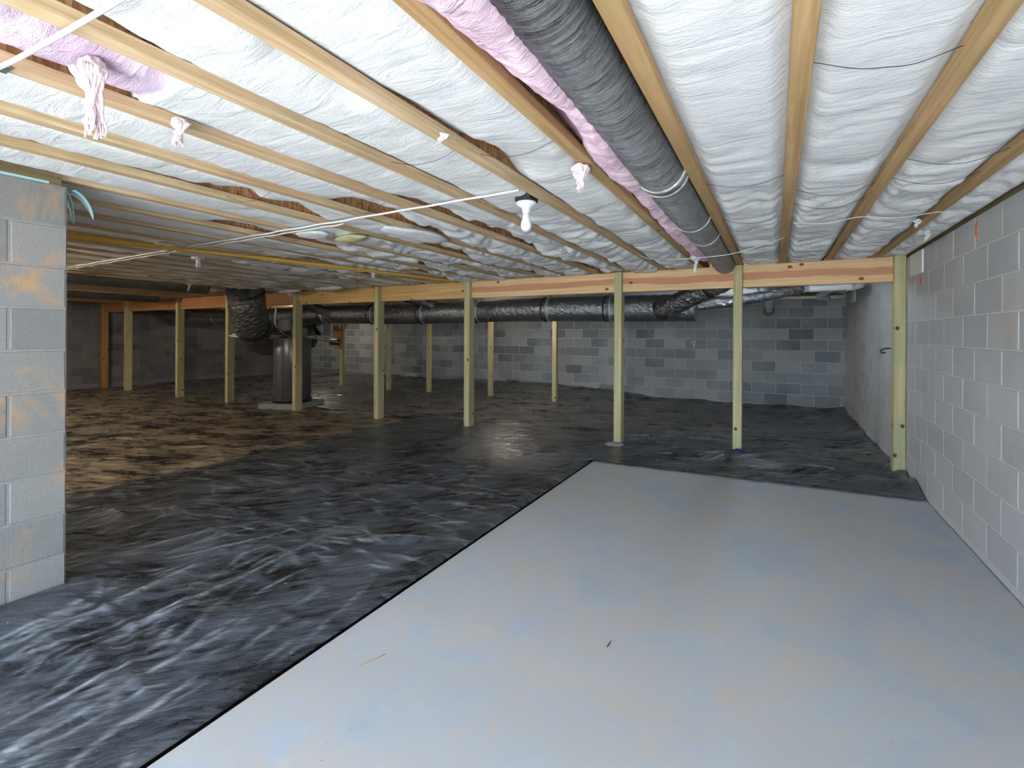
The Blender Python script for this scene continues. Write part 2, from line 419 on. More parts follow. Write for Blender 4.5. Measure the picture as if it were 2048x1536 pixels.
# ------------------------------------------------------------------ joists
KMIN, KMAX = -37, 2
JY0, JY1 = YF - .15, YB + .09
fl_b = MB().bbox(-.0295, .0295, JY0, JY1, 0, .038, .002).data('bottom_flange', M_LVL)
fl_w = MB().bbox(-.0295, .0295, JY0, JY1, 0, .038, .002).data('bottom_flange', M_LVL2)
fl_t = MB().bbox(-.0295, .0295, JY0, JY1, .263, .301, .002).data('top_flange', M_LVL)
wb = MB().box(-.0055, .0055, JY0, JY1, .038, .263).data('web', M_OSB)
for k in range(KMIN, KMAX + 1):
    x = JX0 + k * JS
    t = empty('floor_joist', (x, 0, ZJ))
    lab, grp = 'engineered wood floor joist between sagging white insulation batts', 'floor joists overhead'
    if k == 0: lab, grp = 'weathered floor joist with pale bleached patches, second from the right-hand block wall side of the duct', None
    if k == 0: lab = 'weathered floor joist with pale bleached patches, next but one to the foil duct bay'
    if k == -1: lab, grp = 'brown blotchy floor joist running tight along the black foil duct', None
    if k == -2: lab, grp = 'floor joist bordering the pink insulation beside the foil duct', None
    if k == -3: lab, grp = 'floor joist carrying the bulb holder and its black box', None
    if k == -4: lab, grp = 'floor joist on the bulb holder side of the lilac insulation batt', None
    if k == -5: lab, grp = 'floor joist with the hanging pale pink strands below it', None
    if k == -6: lab, grp = 'floor joist partly covered by a broad white insulation clump', None
    if k == 1: lab, grp = 'weathered floor joist with green paint dots, one bay in from the light block wall', None
    if k == 2: lab, grp = 'floor joist closest to the light grey block wall', None
    tag(t, lab, 'joist', grp)
    link('bottom_flange', fl_w if k >= -2 else fl_b, t); link('web', wb, t); link('top_flange', fl_t, t)

# ------------------------------------------------------------------ insulation batts
def batt(k, y0, y1, ny, nx, mat, sag, seed, gap=1.0, lift=0.0, rough=1.0):
    xa, xb = JX0 + k * JS + .008, JX0 + (k + 1) * JS - .008
    if k == KMAX: xb = XR + .09
    s = np.linspace(0, 1, nx + 1)
    s = np.clip(s + .03 * np.sin(2 * np.pi * s) * -1, 0, 1)
    y = np.linspace(y0, y1, ny + 1)
    Sg, Y = np.meshgrid(s, y, indexing='ij')
    X = xa + (xb - xa) * Sg
    e = ss(.06, .20, Sg) * ss(.06, .20, 1 - Sg)
    far = ss(1.6, 4.4, Y)
    n0 = .25 + .75 * ss(1.2, 3.2, Y)
    L = (.016 if k > -23 else .030) - .012 * far - sag * (.35 + .65 * far) * (0.6 + .8 * P1(Y * .9 + seed, seed * 1.7))
    n = P2(X * 2.1 + seed * 3.3, Y * 3.1 + P1(X * 2, Y * 1.3) * .8) * (.010 + .022 * far) * n0 + P3(X * 6 + P1(X * 3, Y * 3) * 2.5, Y * 11 + seed + P4(X * 2, Y * 2) * 2) * (.003 + .017 * far) * n0 + P4(X * 15 + P2(X * 5, Y * 5) * 2, Y * 30 + seed) * (.001 + .007 * far)
    Yq = Y + .10 * (2 * Sg - 1) ** 2
    fold = ridge(P4(X * 1.2 + seed, Yq * 4.4 + P2(X * 3.5, Y * 2) * 1.4), 6.) * (.003 + .030 * far)
    if rough > 1: n = n * rough + P3(X * 7, Y * 9) * .016 + P4(X * 20, Y * 16) * .008
    Z = .046 + (L - .046) * e + (n + fold * 1.6) * ss(.02, .16, Sg) * ss(.02, .16, 1 - Sg)
    # torn or lifted edges that bare the joist web
    g = ss(.12, .34, P1(Y * .62 + seed * 5.1, 3.3) + .15 * P2(Y * 2.3, seed)) * gap * (.45 + .55 * ss(.6, 2.2, Y))
    gr = ss(-.1, .35, P3(Y * 2.4, seed * 2.2) + .4 * P4(Y * 9, seed) + .12)
    Z = Z + g * (.35 + .65 * gr) * np.clip(1 - Sg / .75, 0, 1) ** 1.1 * .15
    g2 = ss(.18, .34, P2(Y * 1.3 + seed * 2.7, 7.7)) * gap * .6
    Z = Z + g2 * np.clip(1 - (1 - Sg) / .45, 0, 1) ** 1.3 * .10 + lift
    if k == KMAX:
        d = ss(XR - .10, XR - .015, X); Z = Z * (1 - d) + d * (-.022 + .008 * P2(Y * 3, 1.1)); Z = np.where(X > XR - .012, .004, Z)
    Z = np.clip(Z, -.16, .26)
    # never cut the flanges
    fl = (Sg * (xb - xa) < .028) | (((1 - Sg) * (xb - xa) < .028) & (k < KMAX))
    Z = np.where(fl, np.maximum(Z, .0405), Z)
    nxp, nyp = Sg.shape
    v = np.stack([X, Y, Z], -1).reshape(-1, 3).tolist(); f = []
    idx = lambda i, j: i * nyp + j
    for i in range(nxp - 1):
        for j in range(nyp - 1): f.append((idx(i, j), idx(i, j + 1), idx(i + 1, j + 1), idx(i + 1, j)))
    b = len(v); TOP = .290
    v += [(xa, y0, TOP), (xb, y0, TOP), (xb, y1, TOP), (xa, y1, TOP)]
    # skirts
    f.append(tuple([idx(0, j) for j in range(nyp)][::-1]) + (b, b + 3)); f.append(tuple(idx(nxp - 1, j) for j in range(nyp)) + (b + 2, b + 1))
    f.append(tuple(idx(i, 0) for i in range(nxp)) + (b + 1, b)); f.append(tuple([idx(i, nyp - 1) for i in range(nxp)][::-1]) + (b + 3, b + 2))
    f.append((b, b + 1, b + 2, b + 3))
    xm = (xa + xb) / 2
    v = [(p[0] - xm, p[1] - y0, p[2]) for p in v]
    me = mesh_data('insulation_batt', v, f, mat, True)
    return link('insulation_batt', me, None, (xm, y0, ZJ))
PINK_K = -5
for k in range(KMIN, KMAX + 1):
    if k == -2: continue
    near = k > -14
    y0 = .78 if k == PINK_K else YF - .1
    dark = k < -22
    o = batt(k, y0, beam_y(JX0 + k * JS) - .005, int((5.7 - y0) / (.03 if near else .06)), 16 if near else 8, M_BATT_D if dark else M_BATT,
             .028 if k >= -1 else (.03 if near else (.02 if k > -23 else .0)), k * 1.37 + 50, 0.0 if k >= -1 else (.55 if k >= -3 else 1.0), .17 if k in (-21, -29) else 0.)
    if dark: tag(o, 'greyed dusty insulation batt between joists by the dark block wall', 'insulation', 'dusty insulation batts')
    elif k >= -1: tag(o, 'smooth white insulation batt on the light block wall side of the foil duct', 'insulation', 'smooth white batts')
    else: tag(o, 'white insulation batt sagging between joists in front of the long beam', 'insulation', 'white batts before the beam')
    yb0 = beam_y(JX0 + k * JS) + .09
    o = batt(k, yb0, YB + .08, 60 if k > -8 else 24, 10 if k > -8 else 5, M_BATT_D if dark else M_BATT, .006, k * 2.11 + 90, .8)
    tag(o, 'white insulation batt in a joist bay beyond the long beam', 'insulation', 'batts beyond the beam')
o = batt(PINK_K, YF - .1, .80, 90, 16, M_LILAC, .004, 33.3, 1.2, .0, 2.2)
tag(o, 'lilac pink insulation batt in one joist bay with a torn hanging end', 'insulation')

# ------------------------------------------------------------------ pink insulation beside the duct
def pink_strip():
    ny, nx = 230, 22
    y = np.linspace(-.3, 4.95, ny + 1); s = np.linspace(0, 1, nx + 1)
    Sg, Y = np.meshgrid(s, y, indexing='ij')
    xl = -.722 + .03 * P1(Y * 1.1, 2.2) - .03 * ss(1.9, 2.2, Y) * ss(2.45, 2.15, Y) + .05 * ss(1.2, 1.6, Y) * ss(2.0, 1.7, Y) - .02 * ss(1.0, .6, Y)
    xr = -.53
    X = xl + (xr - xl) * Sg
    X = X + P3(X * 14, Y * 11) * .012 * (1 - Sg)
    Z = .055 - .085 * np.sin(np.pi * np.clip(Sg * .95 + .02, 0, 1)) ** .7 + P2(X * 8, Y * 3) * .030 + P4(X * 22, Y * 9 + P1(X * 6, Y * 6) * 2) * .016 + P3(X * 45, Y * 30 + P2(X * 20, Y * 20)) * .007 + P1(X * 60, Y * 60) * .005 * ss(2.8, 4., Y)
    Z = Z - .035 * ss(1.2, .6, Y) - .02 * ss(3.3, 4.2, Y)
    Z = np.where(X < -.715, np.maximum(Z, .043), Z)
    n = Sg.shape[1]; v = np.stack([X, Y, Z], -1).reshape(-1, 3).tolist(); b = len(v); f = []
    for i in range(nx):
        for j in range(ny): f.append((i * n + j, i * n + j + 1, (i + 1) * n + j + 1, (i + 1) * n + j))
    v += [(p[0], p[1], .20) for p in (v[0], v[ny], v[nx * n + ny], v[nx * n])]
    f.append(tuple(range(ny, -1, -1)) + (b, b + 1)); f.append(tuple(nx * n + j for j in range(ny + 1)) + (b + 2, b + 3))
    f.append(tuple(i * n for i in range(nx + 1)) + (b + 3, b)); f.append(tuple(i * n + ny for i in range(nx, -1, -1)) + (b + 1, b + 2)); f.append((b, b + 3, b + 2, b + 1))
    o = link('pink_insulation', mesh_data('pink_insulation', v, f, M_PINK, True), None, (0, 0, ZJ))
    tag(o, 'long strip of pink fluffy insulation stuffed between joist and foil duct', 'insulation')
pink_strip()

# ------------------------------------------------------------------ black foil ducts
def crinkle(seed, amp, fr, ang=3.0, jit=0.0):
    rng = random.Random(seed)
    def f(i, th):
        return 1 + jit * rng.uniform(-1, 1) + amp * float(P2(i * fr + seed, math.cos(th) * ang + seed)) + amp * .6 * float(P3(i * fr * 2.7, math.sin(th) * ang + 2 * math.cos(th) + seed))
    return f
def ring(mb, pts, i, r, w=.03, n=40):
    a = Vector(pts[i]); t = (Vector(pts[min(i + 1, len(pts) - 1)]) - Vector(pts[max(i - 1, 0)])).normalized()
    return mb.tube([a - t * w / 2, a + t * w / 2], r, n)
# near duct in the joist bay
d1 = empty('foil_duct', (-.492, 0, ZJ + .058))
pts = [(0, y, .012 * math.sin(y * 1.7) - .004 * y) for y in np.arange(-1.0, 6.35, .014)]
MB().tube(pts, .117, 44, True, crinkle(3, .040, .9, .9, .006)).build('duct_wrap', M_DUCT_Y, d1, True)
for yy, w, dr in ((2.36, .055, .006), (2.44, .02, .005), (3.35, .022, .005), (3.95, .018, .005), (.78, .03, .004)):
    i = int((yy + 1) / .014); ring(MB(), pts, i, .118 + dr, w).build('foil_tape', M_TAPE, d1, True)
tag(d1, 'black foil wrapped round duct running along a joist bay overhead', 'duct')
# trunk duct behind the beam
tr = empty('foil_duct', (0, 6.9, 1.73))
xs = list(np.arange(-.96, -14.9, -.03))
tpts = [(x, .02 * math.sin(x * .9), .012 * math.sin(x * 1.3)) for x in xs]
MB().tube(tpts, .19, 40, True, crinkle(9, .04, .55, 2., .018)).build('duct_wrap', M_DUCT_X, tr, False)
for xx in (-2.15, -3.15, -4.5, -5.75, -7.0, -8.4, -10.6, -12.6):
    i = int((-.96 - xx) / .03); ring(MB(), tpts, i, .198, .045).build('foil_tape', M_TAPE, tr, True)
    ring(MB(), tpts, i + 3, .201, .02).build('hanger_strap', M_BLACKP, tr, True)
    MB().box(xx - .115, xx - .085, .196, .203, .0, .33).build('hanger_strap', M_GALV, tr)
tag(tr, 'long black foil trunk duct hanging behind the beam', 'duct')
# take-off from the trunk to the near duct
def flex(name, path, r, label, amp=.06, n=24, seed=1, mat=M_DUCT_F, bands=(), fr=.45, step=14):
    p = smooth_path(path, step); o = Vector(path[0]); root = empty(name, o)
    lp = [q - o for q in p]
    MB().tube(lp, r, n, True, crinkle(seed, amp, fr, 2.2, .045)).build('duct_wrap', mat, root, False)
    for b in bands: ring(MB(), lp, int(b * (len(lp) - 1)), r * 1.05, .05).build('foil_tape', M_BLACKP, root, True)
    if label is None: root.parent = tr; root.location = o - Vector(tr.location); return root
    return tag(root, label, 'duct')
flex('branch_duct', [(-1.42, 6.74, 1.68), (-1.12, 6.60, 1.78), (-.78, 6.46, 1.93), (-.60, 6.39, 2.0), (-.52, 6.34, 2.05)], .135, None, .05, 30, 5, bands=(.02, .55))
flex('branch_duct', [(-.96, 7.08, 1.76), (-.55, 7.12, 1.80), (-.2, 7.2, 1.86), (.12, 7.3, 1.93), (.3, 7.36, 1.99)], .072, None, .16, 20, 8)
flex('branch_duct', [(-5.45, 6.86, 1.84), (-5.62, 6.75, 1.93), (-5.78, 6.62, 1.97), (-5.88, 6.5, 2.0)], .085, None, .12, 20, 11)
flex('branch_duct', [(-8.05, 6.80, 1.74), (-8.35, 6.70, 1.83), (-8.55, 6.58, 1.91), (-8.7, 6.48, 1.95)], .10, None, .12, 20, 13)
flex('branch_duct', [(-11.5, 6.6, 1.78), (-12.1, 6.55, 1.82), (-12.6, 6.5, 1.84), (-13.2, 6.4, 1.94)], .10, None, .14, 20, 15)
flex('branch_duct', [(-13.6, 6.62, 1.78), (-14.1, 6.5, 1.80), (-14.6, 6.3, 1.92)], .11, None, .14, 20, 16)
# big return elbow
el = flex('return_duct', [(-7.86, 4.76, 2.085), (-7.89, 4.79, 2.02), (-7.98, 4.88, 1.80), (-8.28, 5.13, 1.50), (-8.82, 5.60, 1.26), (-9.32, 6.15, 1.16), (-9.55, 6.9, 1.18), (-9.55, 7.32, 1.28)], .285, 'large black foil return duct bending down from the joists behind water heater', .05, 40, 21, bands=(.45,), step=16, fr=.35)
# flat runs in the far bays
for kk, lb in ((-21, 'black foil duct run in a joist bay before the return elbow'), (-29, 'crinkled black foil duct run in a joist bay by the dark wall')):
    xx = JX0 + (kk + .5) * JS
    pts = [(0, y, 0) for y in np.arange(0, 3.45 if kk == -21 else 4.2, .04)]
    r_ = empty('foil_duct', (xx, .9, ZJ + .01)); MB().tube(pts, .13, 24, True, crinkle(kk, .06, .4)).build('duct_wrap', M_DUCT_F, r_, True); tag(r_, lb, 'duct')

# ------------------------------------------------------------------ beam and posts
bo = [(.985 + .085, -3.90, M_BEAM_A, 'honey pine beam with pinkish heartwood stripe, reaching the light block wall'),
      (-3.90, -7.64, M_BEAM_B, 'yellow pine beam with round knots, middle length of the long beam'),
      (-7.64, -11.54, M_BEAM_C, 'reddish pine beam length behind the return duct'),
      (-11.54, -15.05, M_BEAM_C, 'dark reddish beam length ending at the dark block wall')]
ang = math.atan(.0203)
for xa, xb, m, lab in bo:
    L = (xa - xb) / math.cos(ang)
    t = empty('support_beam', (xb, beam_y(xb), 1.8600), ang)
    MB().bbox(.002, L - .002, 0, .0375, 0, .242, .003).build('front_ply', m, t)
    MB().bbox(.002, L - .002, .0385, .076, 0, .242, .003).build('rear_ply', m, t)
    tag(t, lab, 'beam')
def gz(x, y):   # ground height under the plastic
    x = np.asarray(x, float); y = np.asarray(y, float)
    z = -.02 - .05 * ss(-4, -8, x) + 0 * y
    z = z + (.13 * ss(7.6, 9.8, y)) * ss(-13.4, -11.5, x) * ss(-1.9, -4.2, x)
    z = z + .16 * ss(9.5, 10.2, y) * ss(-13, -10, x) * ss(-3.2, -5.5, x) * .25
    z = z + .07 * ss(-1.5, -.6, x) * ss(1.0, .0, x) * ss(5.2, 5.6, y) * ss(6.4, 5.9, y)
    return z
posts = [(.985, 'knotty greenish treated post standing against the light block wall', M_POST),
         (-.405, 'treated timber post behind the slab with navy cloth at its foot', M_POST),
         (-1.724, 'treated timber post by the slab corner with a concrete stub at its foot', M_POST),
         (-3.923, 'treated timber post where honey beam meets yellow beam', M_POST),
         (-5.669, 'greenish treated post under middle of the yellow beam', M_POST),
         (-7.659, 'treated timber post right in front of the water heater', M_POST),
         (-9.711, 'treated timber post behind the big return duct', M_POST),
         (-11.556, 'treated timber post two bays from the dark wall', M_POST),
         (-13.858, 'treated timber post one bay from the dark wall', M_POST),
         (-15.07, 'reddish untreated post standing against the dark block wall', M_POST_U)]
def notched(w=.089, d=.14, tongue=.062, zb=-.2, zs=1.859, zt=2.100):
    pr = [(0, zb), (d, zb), (d, zs), (tongue, zs), (tongue, zt), (0, zt)]
    v = [(0, y, z) for y, z in pr] + [(w, y, z) for y, z in pr]
    n = 6; f = [(0, 3, 2, 1), (0, 5, 4, 3), (6, 7, 8, 9), (6, 9, 10, 11)]
    for i in range(n): j = (i + 1) % n; f.append((i, j, j + n, i + n))
    bm = bmesh.new(); me = mesh_data('t', v, f, M_POST); bm.from_mesh(me)
    bmesh.ops.dissolve_limit(bm, angle_limit=.01, verts=bm.verts[:], edges=bm.edges[:])
    bmesh.ops.recalc_face_normals(bm, faces=bm.faces[:])
    bmesh.ops.bevel(bm, geom=[e for e in bm.edges if e.calc_face_angle(0) > .1], offset=.003, segments=1, affect='EDGES')
    bm.to_mesh(me); bm.free(); return me
for x, lab, m in posts:
    me = notched(); me.name = 'support_post'; me.materials[0] = m
    base = float(gz(x, 5.6))
    o = link('support_post', me, None, (x, beam_y(x + .04) - .0635, 0)); tag(o, lab, 'post')
for x, lab in ((-9.9, 'slim rear post carrying the plywood pump board'), (-8.27, 'slim rear post seen just past the yellow beam post'), (-7.02, 'slim knotty rear post below the small trunk duct branch'),
               (-5.35, 'slim rear post with a dark knot halfway up'), (-3.85, 'slim rear post with dark knots near its foot, closest to the slab')):
    o = MB().bbox(0, .089, 0, .089, -.1, 2.10, .003).build('support_post', M_POST, None, False, (x, 8.5, 0)); tag(o, lab, 'post')

# ------------------------------------------------------------------ plastic ground sheets
def wrinkles(X, Y, amt=1.0, seed=0.0):
    q = P2(X * .5 + seed, Y * .5)
    w = .016 * P1(X * .7 + seed, Y * 1.1 + q) + .006 * P2(X * 2.0 + seed, Y * 3.0)
    u = (X + Y * .35); t = (Y - X * .35)
    r1 = ridge(P3(u * .45 + P1(X * .9, Y * .9) * .8, t * 1.5 + seed), 14.) * .016 * ss(-.15, .2, P4(X * .9, Y * .9 + seed))
    r2 = ridge(P4(u * .9 + P2(X * 1.3, Y * 1.1), t * 2.8 + seed), 12.) * .009 * ss(-.1, .2, P1(X * 1.3 + 5, Y * 1.3))
    r3 = ridge(P2(X * 1.6 + P3(X * 1.3, Y * 1.6) * 1.4 + seed, Y * 1.5 + P1(X * 2, Y * 2)), 13.) * .007 * ss(-.05, .25, P3(X * 1.1, Y * 1.2 + 7))
    return (w + r1 + r2 + r3) * amt
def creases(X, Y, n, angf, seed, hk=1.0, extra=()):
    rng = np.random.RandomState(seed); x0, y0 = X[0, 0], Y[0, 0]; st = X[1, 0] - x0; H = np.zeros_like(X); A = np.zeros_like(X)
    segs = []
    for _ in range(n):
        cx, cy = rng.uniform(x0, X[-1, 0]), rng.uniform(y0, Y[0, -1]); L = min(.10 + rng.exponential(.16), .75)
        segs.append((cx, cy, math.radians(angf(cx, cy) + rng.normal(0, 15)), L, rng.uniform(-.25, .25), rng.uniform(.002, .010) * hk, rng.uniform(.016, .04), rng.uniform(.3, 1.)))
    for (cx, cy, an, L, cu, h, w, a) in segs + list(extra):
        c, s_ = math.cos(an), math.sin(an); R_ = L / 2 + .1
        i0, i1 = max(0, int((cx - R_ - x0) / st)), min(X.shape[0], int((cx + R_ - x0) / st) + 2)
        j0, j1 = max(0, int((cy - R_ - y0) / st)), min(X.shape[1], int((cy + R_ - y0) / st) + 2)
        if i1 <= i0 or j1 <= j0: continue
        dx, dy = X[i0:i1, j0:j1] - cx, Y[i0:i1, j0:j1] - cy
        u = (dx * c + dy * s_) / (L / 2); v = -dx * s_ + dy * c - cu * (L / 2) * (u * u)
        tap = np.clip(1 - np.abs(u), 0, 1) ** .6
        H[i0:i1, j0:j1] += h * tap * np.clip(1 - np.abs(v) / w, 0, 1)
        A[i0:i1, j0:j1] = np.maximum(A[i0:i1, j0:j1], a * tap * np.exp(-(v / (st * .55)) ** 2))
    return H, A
def sheet(name, x0, x1, y0, y1, step, mat, label, lift, keep=None, hmod=None, seed=0., amt=1.0, cr=None):
    nx, ny = int((x1 - x0) / step), int((y1 - y0) / step)
    X, Y = np.meshgrid(np.linspace(x0, x1, nx + 1), np.linspace(y0, y1, ny + 1), indexing='ij')
    H, A = creases(X, Y, *cr)
    Z = gz(X, Y) + wrinkles(X, Y, amt, seed) + lift + H
    if hmod: X, Y, Z = hmod(X, Y, Z)
    ok = np.ones_like(X, bool) if keep is None else keep(X, Y)
    n = ny + 1; v = np.stack([X, Y, Z], -1).reshape(-1, 3)
    cell = ok[:-1, :-1] & ok[1:, :-1] & ok[1:, 1:] & ok[:-1, 1:]
    I, J = np.nonzero(cell); q = I * n + J
    f = np.stack([q, q + n, q + n + 1, q + 1], -1)
    used = np.unique(f); rm = -np.ones(len(v), int); rm[used] = np.arange(len(used))
    me = mesh_data(name, v[used].tolist(), rm[f].tolist(), mat, True)
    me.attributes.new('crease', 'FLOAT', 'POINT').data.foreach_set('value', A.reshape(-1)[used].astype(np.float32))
    o = link(name, me); tag(o, label, 'plastic sheet')
    return o
# near sheet, beside and behind the slab
def near_mod(X, Y, Z):
    edge = SX - .021
    ci = int(np.argmin(np.abs(X[:, 0] - (SX - .021)))); X = X.copy(); X[ci, :] = np.where(Y[ci, :] < 4.66, SX - .021, X[ci, :])
    Z = Z + .085 * ss(-2.55, -3.05, X) * ss(1.45, .9, Y) * (1 + .3 * P2(X * 3, Y * 4)) + .02
    # big soft folds near the pier
    Z = Z + .018 * ridge(P1(X * .8 + Y * .5, Y * 1.1 - X * .7), 4.) * ss(2.2, 1.2, Y) * ss(-1.9, -2.4, X)
    lim = ss(.10, .0, edge - X) * (Y < 4.6)
    Z = np.where(Y < 4.62, np.minimum(Z, -.004 + .3 * np.clip(edge - X, 0, .3)), Z)
    Z = np.where(Y < 4.62, np.maximum(Z, -.004 - .22 * np.clip(edge - X, 0, 1)), Z)
    # lap over the slab at the back
    lap = ss(SY - .1, SY + .35, Y)
    overslab = (X > SX - .03) & (Y < 5.16)
    Z = np.where(overslab, np.maximum(Z * .6, .006) + .004, Z)
    # bunched film along the light wall
    Z = Z + .10 * ss(.82, 1.05, X) * (.5 + P3(X * 4, Y * 5)) * ss(4.9, 5.2, Y)
    return X, Y, Z
def near_keep(X, Y):
    back = SY - .03 + .075 * (X - SX) + .012 * P1(X * 4, 1.0)
    left = (X <= SX - .0205)
    pierwall = (X < -3.08) & (Y < ye + .0)
    return ((left | (Y > back)) & ~pierwall) & (Y < 5.96 + .03 * P1(X * 1.2, 5.5)) & (X > -4.99 + .03 * P2(3.3, Y * 1.1))
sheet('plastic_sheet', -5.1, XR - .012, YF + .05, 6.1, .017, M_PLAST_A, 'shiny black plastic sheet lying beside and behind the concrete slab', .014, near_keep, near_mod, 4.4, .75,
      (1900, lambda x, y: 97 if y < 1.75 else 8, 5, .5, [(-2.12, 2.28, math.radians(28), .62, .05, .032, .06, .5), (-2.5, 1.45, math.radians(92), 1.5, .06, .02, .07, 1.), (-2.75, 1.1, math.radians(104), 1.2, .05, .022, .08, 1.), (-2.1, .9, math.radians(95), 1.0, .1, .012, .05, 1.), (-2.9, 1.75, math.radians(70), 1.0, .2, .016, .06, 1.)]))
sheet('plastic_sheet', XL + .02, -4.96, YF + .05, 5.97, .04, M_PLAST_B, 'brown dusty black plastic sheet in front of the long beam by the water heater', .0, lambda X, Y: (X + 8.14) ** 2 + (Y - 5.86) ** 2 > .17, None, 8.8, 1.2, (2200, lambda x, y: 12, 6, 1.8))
def far_mod(X, Y, Z):
    up = ss(YB - .35, YB - .03, Y); Z = Z + up * (.05 + .05 * P1(X * 1.1, 9.9)) + .06 * ss(.75, 1.05, X) * (.6 + P3(X * 4, Y * 3))
    return X, Y, Z
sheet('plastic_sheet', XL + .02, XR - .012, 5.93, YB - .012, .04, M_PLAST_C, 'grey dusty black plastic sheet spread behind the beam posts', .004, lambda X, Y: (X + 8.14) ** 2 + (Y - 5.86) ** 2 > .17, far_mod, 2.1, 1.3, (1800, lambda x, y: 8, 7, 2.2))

# ------------------------------------------------------------------ water heater and fittings
HX, HY = -8.14, 5.86
pd = MB().bbox(-.42, .42, -.42, .42, -.10, .05, .012).build('concrete_pad', M_CONC, None, False, (HX, HY, -.02), (0, 0, R(20))); tag(pd, 'square concrete pad beneath the water heater', 'pad')
wh = empty('water_heater', (HX, HY, .03))
MB().lathe([(.30, .05), (.335, .06), (.335, 1.20), (.325, 1.222), (.0, 1.225)], n=48).build('tank', M_HEATER, wh, True)
MB().lathe([(.0, 0), (.345, 0), (.345, .075), (.335, .085), (.0, .085)], n=48).build('base_ring', M_BLACKP, wh, True)
MB().tube([(-.335 * math.cos(2.2), -.338, .08), (-.335 * math.cos(2.2), -.338, 1.2)], .004, 6).build('seam', M_BLACKP, wh)
MB().bbox(.12, .28, -.12, .12, 1.225, 1.42, .01).build('control_box', M_GALV, wh)
tag(wh, 'dark grey cylindrical water heater on a concrete pad', 'water heater')
et = empty('expansion_tank', (-8.30, 5.80, 1.255))
MB().lathe([(.0, .12), (.10, .13), (.118, .16), (.118, .34), (.10, .372), (.0, .38)], n=28).build('tank', M_TANK, et, True)
MB().tube([(0, 0, .0), (0, 0, .125)], .014, 10).build('stub_pipe', M_COPPER, et, True)
MB().tube([(-.05, 0, .03), (.10, 0, .03)], .014, 10).build('tee', M_COPPER, et, True)
tag(et, 'small cream expansion tank above the water heater', 'expansion tank')
def pipe(name, path, r, mat, label, cat='pipe', n=10, group=None, step=8, sm=True):
    o = Vector(path[0]); p = smooth_path(path, step) if sm else [Vector(q) for q in path]
    ob = MB().tube([q - o for q in p], r, n).build(name, mat, None, True, o)
    return tag(ob, label, cat, group)
pipe('water_pipe', [(-8.35, 5.80, 1.285), (-8.40, 5.45, 1.295), (-8.58, 5.16, 1.302), (-8.84, 5.12, 1.31)], .017, M_PEX, 'upper cream water pipe leading from expansion tank to the return duct')
pipe('water_pipe', [(-8.36, 5.72, 1.262), (-8.40, 5.40, 1.245), (-8.56, 5.10, 1.265), (-8.84, 5.06, 1.29)], .015, M_PEX, 'lower cream water pipe crossing in front of the return duct')
pipe('water_pipe', [(-7.9, 5.95, 1.275), (-8.2, 6.6, 1.29), (-8.6, 7.0, 1.27), (-9.3, 7.9, 1.24), (-9.86, 8.44, 1.22)], .016, M_PEX, 'upper cream pipe from water heater to the pump board')
pipe('water_pipe', [(-7.88, 6.02, 1.265), (-8.2, 6.7, 1.20), (-9.3, 7.95, 1.13), (-9.82, 8.42, 1.10)], .015, M_PEX, 'lower cream pipe from water heater to the pump board')
pipe('flex_conduit', [(-8.86, 6.0, 1.86), (-8.87, 6.0, 1.66), (-8.84, 5.98, 1.52), (-8.68, 5.95, 1.40), (-8.44, 5.92, 1.30), (-8.28, 5.94, 1.262)], .016, M_CABLE, 'grey white flexible conduit hanging beside the return duct', 'conduit')
ah = empty('air_handler', (-9.6, 7.6, 1.28))
MB().bbox(-.30, .45, -.25, .0, 0, .42, .01).build('cabinet', M_GALV, ah)
MB().box(.1, .125, -.258, -.25, .0, .42).build('seam', M_TAPE, ah)
for xx in (-.2, .35): MB().box(xx, xx + .025, -.03, .0, .42, .79).build('hanger_strap', M_GALV, ah)
tag(ah, 'galvanized air handler cabinet hung behind the water heater', 'air handler')
pb = empty('pump_board', (-9.86, 8.47, .94))
MB().bbox(-.26, .06, 0, .028, .12, .62, .003).build('panel', M_PLY, pb)
MB().bbox(-.22, .04, -.002, .026, 0, .10, .003).build('lower_batten', M_PLY, pb)
MB().bbox(-.28, .02, -.11, -.002, .10, .26, .02).build('pump_body', M_BLACKP, pb)
MB().bbox(.0, .05, -.03, -.002, .53, .63, .004).build('switch_box', M_WHITE, pb)
tag(pb, 'tan plywood board with black pump fixed to a rear post', 'pump')
pipe('black_cable', [(-9.8, 8.44, 1.52), (-9.7, 8.40, 1.44), (-9.58, 8.38, 1.46), (-9.52, 8.36, 1.56), (-9.45, 8.30, 1.72)], .009, M_BLACKP, 'black cable looping up beside the pump board', 'cable')

# ------------------------------------------------------------------ white drain pipes behind the beam
def pvc(path, r, label, couplers=(), n=20):
    o = Vector(path[0]); root = empty('drain_pipe', o)
    p = [Vector(q) - o for q in path]
    MB().tube(p, r, n).build('pipe', M_PVC, root, True)
    for a, w in couplers:
        i = int(a); t = a - i; c = p[i].lerp(p[min(i + 1, len(p) - 1)], t); d = (p[min(i + 1, len(p) - 1)] - p[i]).normalized()
        MB().tube([c - d * w / 2, c + d * w / 2], r * 1.14, n).build('coupler', M_PVC, root, True)
    return tag(root, label, 'pipe')
pvc([(-5.3, 7.42, 2.0), (-.45, 7.42, 1.948), (-.22, 7.42, 1.943)], .055, 'long white drain pipe running behind the beam above trunk duct', ((.35, .12), (.62, .12), (1.2, .10)))
pvc(smooth_path([(-.20, 7.42, 1.943), (-.10, 7.50, 1.93), (-.07, 7.75, 1.91), (-.09, 8.6, 1.87), (-.11, 10.10, 1.82)], 8), .052, 'white drain pipe elbow leading into the ragged hole of the back wall', ((3, .09), (14, .08), (27, .09)))
